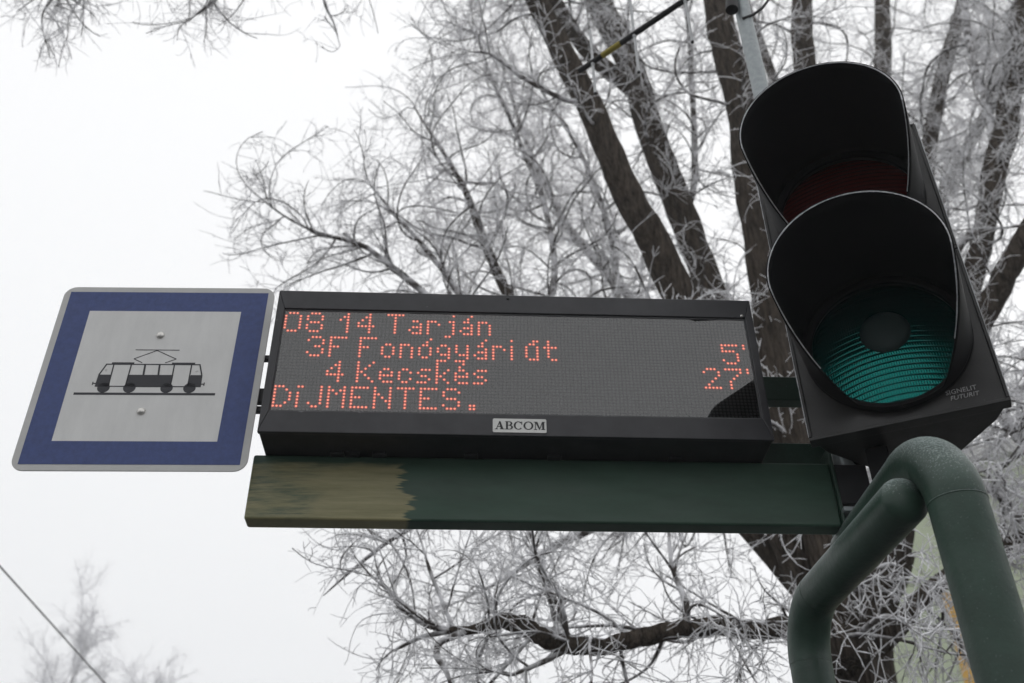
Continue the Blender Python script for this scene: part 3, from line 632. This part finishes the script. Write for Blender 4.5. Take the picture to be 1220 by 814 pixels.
class Tree:
    def __init__(s): s.limbs = []; s.br = []; s.tw = []; s.keep = None; s.fat = 1.0
    def ok(s, P):
        x, y = px1(P)                    # nothing is grown far outside the photograph
        return -230 < x < 1450 and -200 < y < 1010 and (s.keep is None or s.keep(P))
    def guide(s, px, dens=1.0, wob=.25, L1=(.7, 1.7), lift=.01, ext=None, bias=(0, 0, 0), from_t=.1, r1=None, nosub=False, fat=1.0):
        s.fat = fat
        pts = [at_y(x, y, Y) for x, y, w, Y in px]
        rad = [max(.003, w*.37*axial(p)/FPX) for p, (x, y, w, Y) in zip(pts, px)]
        if px[-1][2] < 10: rad[-1] *= .4; rad[-2] *= .75
        line = smoothline(pts, rad, 9, wob)
        Pq, Rq = line; line = (np.vstack([Pq[:1]-unit(Pq[1]-Pq[0])*Rq[0]*.3, Pq]), np.concatenate([[.001], Rq]))
        (s.limbs if px[0][2] > 25 else s.br).append(line)
        if not nosub: s.sprout(line, dens, L1, lift, np.array(bias, float), from_t)
        return line
    def sprout(s, line, dens, L1, lift, bias, from_t=.1):
        P, R = line; seg = np.linalg.norm(np.diff(P, axis=0), axis=1); tot = seg.sum(); cum = np.concatenate([[0], np.cumsum(seg)])
        n = int(tot*dens*6.9)
        for i in range(n):
            t = from_t+(1-from_t)*RNG.random(); q = np.searchsorted(cum, t*tot)-1; q = min(max(q, 0), len(P)-2)
            T = unit(P[q+1]-P[q]); f = (t*tot-cum[q])/(seg[q]+1e-9); p = P[q]*(1-f)+P[q+1]*f; r = R[q]
            ln = L1[0]+(L1[1]-L1[0])*RNG.random()**1.6
            s.branch(p, side_dir(T, 1.0+.35*RNG.normal(), bias), ln, min(r*.55, .0055+.0065*ln), lift)
        p = P[-1]; T = unit(P[-1]-P[-3])
        for i in range(3): s.branch(p, side_dir(T, .35, bias*.5), L1[1]*.6, R[-1]*.8, lift)
    def branch(s, p, d, ln, r, lift):
        n = max(6, int(ln/.06)); P, R = wander(p, d, ln, r, .0028, n, .13, lift+.015*RNG.normal())
        if not s.ok(P[-1]) or not s.ok(P[len(P)//2]): return
        s.br.append((P, R)); m = int(ln*16+2)
        for i in range(m):
            t = .08+.92*RNG.random(); q = min(int(t*n), n-1); T = unit(P[q+1]-P[q]); l2 = (.14+.50*RNG.random()**1.4)*(1.15-.4*t)*min(1.3, .6+ln*.45)
            s.second(P[q], side_dir(T, .85+.3*RNG.normal(), np.array([0, 0, .12*RNG.normal()])), l2, min(R[q]*.7, .0028)*s.fat, lift)
    def second(s, p, d, ln, r, lift):
        n = max(4, int(ln/.045)); P, R = wander(p, d, ln, r, .0013*s.fat, n, .19, lift, .30)
        if not s.ok(P[-1]): return
        s.tw.append((P, R)); m = int(ln*12+1)
        for i in range(m):
            q = RNG.integers(0, n); T = unit(P[q+1]-P[q]); l3 = .025+.14*RNG.random()**1.6
            P3, R3 = wander(P[q], side_dir(T, .8+.3*RNG.normal(), np.zeros(3)), l3, .0019*s.fat, .0012*s.fat, max(2, int(l3/.036)), .25, lift, .38)
            if s.ok(P3[-1]): s.tw.append((P3, R3))
    def make(s, name, base, label, group, mats=(M_bark, M_branch, M_twig)):
        t = thing(name, tuple(base), label, 'tree', group)
        tr = tubes_np('trunk', s.limbs, 14, mats[0], t)
        if len(s.br) < 30:
            for b_ in s.br: tubes_np('branch', [b_], 5, mats[1], t)
        else: tag(tubes_np('branches', s.br, 5, mats[1], t), kind='stuff')
        if s.tw: tag(tubes_np('crown', s.tw, 3, mats[2], t), kind='stuff')
        return t

# open sky at the left of the crown: measured edge of the foliage in the photograph
EY = [-400, 0, 60, 110, 150, 180, 230, 300, 360, 600, 650, 700, 760, 830, 1200]; EX = [420, 440, 440, 400, 330, 270, 240, 255, 290, 300, 325, 360, 395, 430, 500]
def crown_edge(P):
    x, y = px1(P)
    return x > np.interp(y, EY, EX)+18*RNG.normal()-4

GT = 'frosted bare trees behind the tram stop'
t1 = Tree(); t1.keep = crown_edge
tb = at_y(1018, 814, 5.6); base1 = np.array([tb[0]+.05, tb[1], 0])
pts = [base1, base1+np.array([0, 0, .5]), base1*.5+tb*.5+np.array([.03, 0, 0]), tb, at_y(1005, 760, 5.6)]
t1.limbs.append(smoothline(pts, [.26, .20, .16, .14, .12], 9, .2))
A_ = t1.guide([(1000, 790, 66, 5.6), (905, 560, 60, 5.5), (812, 355, 56, 5.4), (748, 235, 50, 5.3), (700, 125, 42, 5.2), (645, 10, 36, 5.1), (600, -90, 30, 4.9), (520, -200, 22, 4.6), (420, -290, 15, 4.3)], .5, .22, (.5, 1.4), .0, fat=1.45)
t1.guide([(1005, 780, 58, 5.7), (925, 560, 50, 5.9), (848, 355, 46, 6.1), (800, 225, 44, 6.2), (757, 100, 44, 6.3), (715, 0, 40, 6.4), (675, -90, 32, 6.5), (640, -190, 22, 6.6)], .5, .22, fat=1.45)
t1.guide([(757, 110, 30, 6.3), (705, 65, 27, 6.2), (672, 22, 24, 6.1), (640, -30, 20, 6.0), (590, -110, 12, 5.9)], .8)
t1.guide([(1012, 790, 66, 5.3), (966, 600, 62, 5.3), (935, 480, 60, 5.3), (912, 350, 54, 5.3), (888, 160, 50, 5.3), (862, 40, 44, 5.3), (845, -40, 38, 5.3), (822, -150, 28, 5.3)], .6, .22, fat=1.5)
t1.guide([(1015, 780, 50, 6.4), (990, 520, 44, 6.6), (966, 220, 38, 6.6), (957, 60, 36, 6.6), (954, -30, 32, 6.6), (948, -140, 24, 6.6)], .6)
t1.guide([(1010, 795, 50, 5.5), (965, 757, 38, 5.3), (905, 750, 32, 5.1), (850, 747, 30, 5.0), (790, 753, 28, 4.95), (725, 768, 28, 4.9), (680, 770, 30, 4.85), (640, 755, 30, 4.8), (612, 741, 26, 4.8), (590, 742, 20, 4.75), (562, 750, 14, 4.7), (536, 752, 12, 4.7)], 1.9, .3, (.5, 1.1), -.02, fat=1.15)
t1.guide([(560, 750, 12, 4.7), (530, 762, 12, 4.65), (520, 780, 12, 4.65), (532, 800, 11, 4.6), (542, 830, 9, 4.6)], 1.2, .3, (.3, .8), -.02)
t1.guide([(540, 752, 8, 4.7), (528, 720, 7, 4.7), (512, 680, 6, 4.7), (500, 640, 5, 4.7), (480, 590, 4, 4.7)], 1.2, .3, (.3, .7), .0)
t1.guide([(540, 752, 7, 4.7), (500, 735, 6, 4.7), (465, 705, 5, 4.7), (450, 680, 4, 4.7), (470, 650, 3, 4.7)], 1.2, .3, (.2, .6), .0)
t1.guide([(665, 760, 11, 4.85), (655, 715, 9, 4.85), (640, 670, 8, 4.85), (630, 630, 7, 4.9), (600, 560, 5, 5)], 1.2, .3, (.3, .8))
t1.guide([(680, 772, 10, 4.85), (645, 790, 9, 4.8), (610, 803, 8, 4.75), (590, 800, 6, 4.7)], 1.2, .3, (.3, .7), -.03)
t1.guide([(820, 752, 14, 4.95), (815, 715, 12, 4.95), (800, 670, 10, 5.0), (795, 600, 8, 5.0)], 1.2, .3, (.3, .9))
t1.guide([(1000, 760, 34, 5.9), (860, 600, 30, 6.0), (720, 480, 26, 6.1), (640, 400, 22, 6.2), (605, 350, 18, 6.2), (575, 285, 15, 6.2), (558, 235, 12, 6.2), (530, 185, 9, 6.2), (495, 130, 6, 6.2)], 1.35, .25, (.5, 1.35), .015, from_t=.4)
t1.guide([(870, 610, 24, 5.9), (700, 490, 20, 5.8), (580, 410, 16, 5.7), (500, 345, 12, 5.6), (455, 308, 10, 5.6), (430, 292, 9, 5.6), (382, 278, 7, 5.6), (340, 258, 5.5, 5.6), (297, 225, 4.5, 5.6)], 1.3, .25, (.4, 1.0), .015, from_t=.45)
t1.guide([(580, 410, 14, 5.7), (540, 340, 12, 5.9), (510, 300, 9, 5.9), (470, 255, 7, 5.9), (440, 220, 5, 5.9)], 1.3, .25, (.4, .9), .015)
t1.guide([(640, 400, 14, 6.3), (660, 330, 13, 6.5), (650, 250, 11, 6.6), (620, 170, 9, 6.6), (585, 90, 7, 6.6), (560, 10, 5, 6.6)], 1.2, .25, (.5, 1.2), .01)
t1.guide([(720, 480, 16, 6.2), (735, 330, 13, 6.8), (700, 200, 10, 6.9), (640, 100, 8, 6.9)], 1.1, .25, (.5, 1.2), .01)
t1.guide([(810, 560, 22, 5.5), (700, 575, 18, 5.3), (570, 590, 14, 5.2), (480, 635, 9, 5.1), (425, 675, 7, 5.1), (385, 710, 4, 5.1)], 1.5, .3, (.3, .9), -.02, from_t=.2)
t1.guide([(900, 600, 22, 6.2), (780, 610, 18, 6.2), (680, 640, 14, 6.2), (600, 690, 10, 6.2), (540, 720, 6, 6.2)], 1.5, .3, (.4, 1.0), -.01)
t1.guide([(690, 122, 10, 5.2), (670, 118, 9, 5.15), (622, 92, 8, 5.1), (585, 65, 6, 5.05), (556, 62, 4, 5.0)], 1.1, .25, (.3, .8))
t1.guide([(806, 272, 14, 6.18), (826, 232, 12, 6.18), (828, 180, 11, 6.2), (824, 90, 9, 6.2), (818, 20, 8, 6.2), (800, -60, 6, 6.2)], 1.1, .2, (.4, 1.0))
t1.guide([(1022, 800, 44, 5.6), (1072, 742, 36, 5.5), (1128, 690, 28, 5.4), (1215, 642, 24, 5.3), (1320, 600, 18, 5.2)], 1.0, .25, (.35, .9), fat=1.35)
t1.guide([(1110, 706, 11, 5.43), (1132, 740, 8, 5.4), (1150, 778, 7, 5.35), (1172, 825, 6, 5.3), (1190, 870, 4, 5.3)], .7, .25, (.25, .6), -.02)
t1.guide([(1008, 770, 14, 5.35), (1035, 745, 11, 5.1), (1060, 735, 9, 4.95), (1085, 750, 7, 4.85), (1098, 790, 5, 4.8)], 1.5, .3, (.25, .6), -.03, fat=1.5)
t1.guide([(1000, 720, 14, 5.35), (1030, 690, 11, 5.1), (1062, 672, 9, 5.0), (1095, 690, 6, 4.9)], 1.5, .3, (.25, .6), -.03, fat=1.5)
t1.guide([(1016, 800, 40, 5.5), (1036, 715, 34, 5.4), (1060, 630, 32, 5.4), (1085, 480, 30, 6.0), (1100, 340, 28, 6.8), (1106, 180, 26, 7.2), (1130, 70, 24, 7.4), (1152, -20, 22, 7.5)], .9, .22, fat=1.4)
t1.make('frosted_tree', base1, 'large bare tree with several dark limbs rising behind the display', GT)

t3 = Tree(); q = at_y(1068, 660, 6.5); q0 = at_y(1040, 814, 6.6); base3 = np.array([q0[0]-.05, 6.6, 0])
t3.limbs.append(smoothline([base3, base3+np.array([0, 0, 1.5]), q0, q], [.22, .17, .13, .12], 9, .2))
t3.guide([(1066, 665, 44, 6.5), (1098, 540, 40, 6.4), (1128, 430, 38, 6.2), (1152, 350, 36, 6.1), (1170, 290, 36, 6.0), (1190, 190, 36, 6.0), (1206, 110, 36, 6.0), (1222, 20, 34, 6.0), (1240, -80, 28, 6.0)], 1.15, .22, (.5, 1.3))
t3.guide([(1085, 590, 40, 6.4), (1142, 440, 38, 5.9), (1192, 345, 38, 5.6), (1225, 280, 34, 5.5), (1280, 200, 28, 5.4)], 1.2, .25, (.4, 1.1), fat=1.5)
t3.guide([(1188, 200, 18, 6.0), (1178, 130, 14, 6.1), (1160, 80, 13, 6.2), (1150, 20, 12, 6.3), (1140, -60, 10, 6.4)], 1.1, .25)
t3.guide([(1176, 270, 16, 6.0), (1145, 290, 14, 6.0), (1130, 340, 10, 6.0), (1115, 360, 8, 6.0)], 1.1, .25, (.3, .9))
t3.guide([(1118, 465, 20, 6.2), (1190, 490, 16, 5.6), (1225, 540, 12, 5.3), (1260, 600, 8, 5.2)], 1.8, .3, (.4, 1.0), -.02, fat=1.5)
t3.guide([(1085, 585, 20, 6.4), (1175, 580, 14, 5.6), (1230, 640, 10, 5.2)], 1.8, .3, (.4, 1.0), -.02, fat=1.5)
t3.make('frosted_tree', base3, 'bare frosted tree with two leaning limbs beside the traffic signal', GT)

t2 = Tree(); q = at_y(1003, 600, 9.0); base2 = np.array([q[0], 9.2, 0])
t2.limbs.append(smoothline([base2, base2+np.array([0, 0, 2.0]), q], [.24, .2, .17], 9, .2))
t2.guide([(1004, 610, 36, 9.0), (1034, 300, 30, 8.8), (1052, 60, 26, 8.6), (1048, -60, 22, 8.6), (1044, -160, 16, 8.6)], 1.2, .22, (.8, 2.0))
t2.guide([(1012, 540, 26, 9.0), (985, 300, 20, 9.2), (930, 120, 16, 9.2), (880, -20, 12, 9.2)], 1.2, .22, (.8, 1.9))
t2.guide([(1022, 430, 26, 8.9), (1115, 250, 20, 9.2), (1180, 120, 16, 9.2), (1215, -10, 12, 9.2)], 1.2, .22, (.8, 1.9))
t2.guide([(1004, 600, 24, 9.0), (880, 480, 20, 9.0), (700, 300, 16, 9.2), (640, 200, 12, 9.2), (600, 90, 8, 9.2)], 1.2, .25, (.8, 1.8))
t2.guide([(1004, 600, 24, 9.0), (1140, 520, 18, 8.8), (1260, 430, 12, 8.6)], 1.3, .25, (.8, 1.6))
t2.keep = crown_edge
t2.make('frosted_tree', base2, 'slim bare tree standing farther back, its limbs paler behind the traffic signal', GT)

# twigs hanging in from a bough overhead
t4 = Tree()
def hang(P):
    x, y = px1(P); return y < np.interp(x, [-200, 0, 60, 110, 150, 190, 240, 290, 330, 400, 420, 460], [60, 45, 95, 60, 30, 62, 78, 55, 50, 78, 60, 20])+8*RNG.normal()
t4.keep = hang
base4 = np.array([-5.6, 5.0, 0])
t4.guide([(-420, -260, 70, 5.0), (-230, -190, 46, 4.8), (-60, -110, 30, 4.6), (90, -75, 20, 4.4), (240, -80, 14, 4.3), (400, -100, 8, 4.2)], 1.3, .25, (.5, 1.1), -.05, bias=(0, .1, -.6), from_t=.45, fat=.85)
p4 = t4.limbs[0][0][1]
t4.guide([(235, -85, 13, 4.3), (262, -40, 10, 4.3), (258, -5, 8, 4.3), (225, 25, 5, 4.3)], 1.8, .25, (.25, .5), -.05, fat=.85)
t4.guide([(330, -92, 10, 4.25), (385, -45, 6, 4.25), (386, 0, 5, 4.25), (398, 28, 4, 4.3), (405, 55, 3, 4.3)], .8, .25, (.15, .35), -.05, fat=.85)
t4.guide([(60, -82, 12, 4.4), (70, -20, 7, 4.3), (50, 20, 4, 4.3), (60, 70, 3, 4.3)], 1.8, .25, (.25, .5), -.06, fat=.85)
t4.guide([(130, -76, 9, 4.4), (110, -20, 6, 4.35), (85, 15, 4, 4.3), (80, 45, 3, 4.3)], 1.4, .25, (.2, .4), -.06, fat=.85)
t4.limbs.append(smoothline([base4, base4+np.array([.05, 0, 2.5]), base4*.35+p4*.65+np.array([-.1, 0, .2]), p4], [.26, .21, .15, t4.limbs[0][1][1]], 9, .2))
t4.make('frosted_tree', base4, 'bare tree whose thin twigs hang in from overhead, above the tram sign', GT)

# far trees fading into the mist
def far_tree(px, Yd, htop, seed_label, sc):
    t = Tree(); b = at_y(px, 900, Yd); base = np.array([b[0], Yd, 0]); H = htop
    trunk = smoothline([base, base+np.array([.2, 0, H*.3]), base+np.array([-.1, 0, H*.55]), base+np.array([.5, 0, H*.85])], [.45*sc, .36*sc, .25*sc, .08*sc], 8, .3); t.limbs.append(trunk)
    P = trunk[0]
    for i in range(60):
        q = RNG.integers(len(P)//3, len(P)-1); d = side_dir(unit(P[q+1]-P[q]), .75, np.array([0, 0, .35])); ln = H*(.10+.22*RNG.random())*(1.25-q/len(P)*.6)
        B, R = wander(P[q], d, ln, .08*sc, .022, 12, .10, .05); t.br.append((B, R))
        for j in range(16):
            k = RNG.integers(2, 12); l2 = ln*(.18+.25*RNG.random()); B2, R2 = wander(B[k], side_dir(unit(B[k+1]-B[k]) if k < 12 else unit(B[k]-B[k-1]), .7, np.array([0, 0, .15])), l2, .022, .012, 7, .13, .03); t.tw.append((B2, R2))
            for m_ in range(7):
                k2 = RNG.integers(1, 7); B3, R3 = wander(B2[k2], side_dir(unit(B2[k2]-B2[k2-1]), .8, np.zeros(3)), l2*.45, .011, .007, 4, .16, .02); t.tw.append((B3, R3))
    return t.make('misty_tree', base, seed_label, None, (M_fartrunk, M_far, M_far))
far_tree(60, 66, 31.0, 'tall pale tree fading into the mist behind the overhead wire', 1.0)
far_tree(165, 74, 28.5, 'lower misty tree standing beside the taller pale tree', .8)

# overhead wire
wa, wb = at_h(0, 675, 6.0), at_h(125, 814, 6.0); wd = wb-wa
mb = MB(); tube(mb, [wa-wd*9, wa-wd*2, wa, wb, wb+wd*5], .009, 8); w_ = build('overhead_wire', mb, M_cable, origin=tuple(wa-wd*9)); tag(w_, 'thin dark overhead wire crossing the misty trees', 'wire')

# ------------------------------------------------------------------ winter mist
hz = MB(); box(hz, Frame((0, 0, 0), 0), -95, 95, -1, 36, -95, 60)
hm = bpy.data.materials.new('winter_mist'); hm.use_nodes = True; t = hm.node_tree; t.nodes.clear(); o = t.nodes.new('ShaderNodeOutputMaterial'); v = t.nodes.new('ShaderNodeVolumePrincipled')
v.inputs['Color'].default_value = (.95, .96, .98, 1); v.inputs['Density'].default_value = .0030; v.inputs['Anisotropy'].default_value = .2; t.links.new(v.outputs[0], o.inputs['Volume'])
tag(build('haze', hz, hm), kind='stuff')
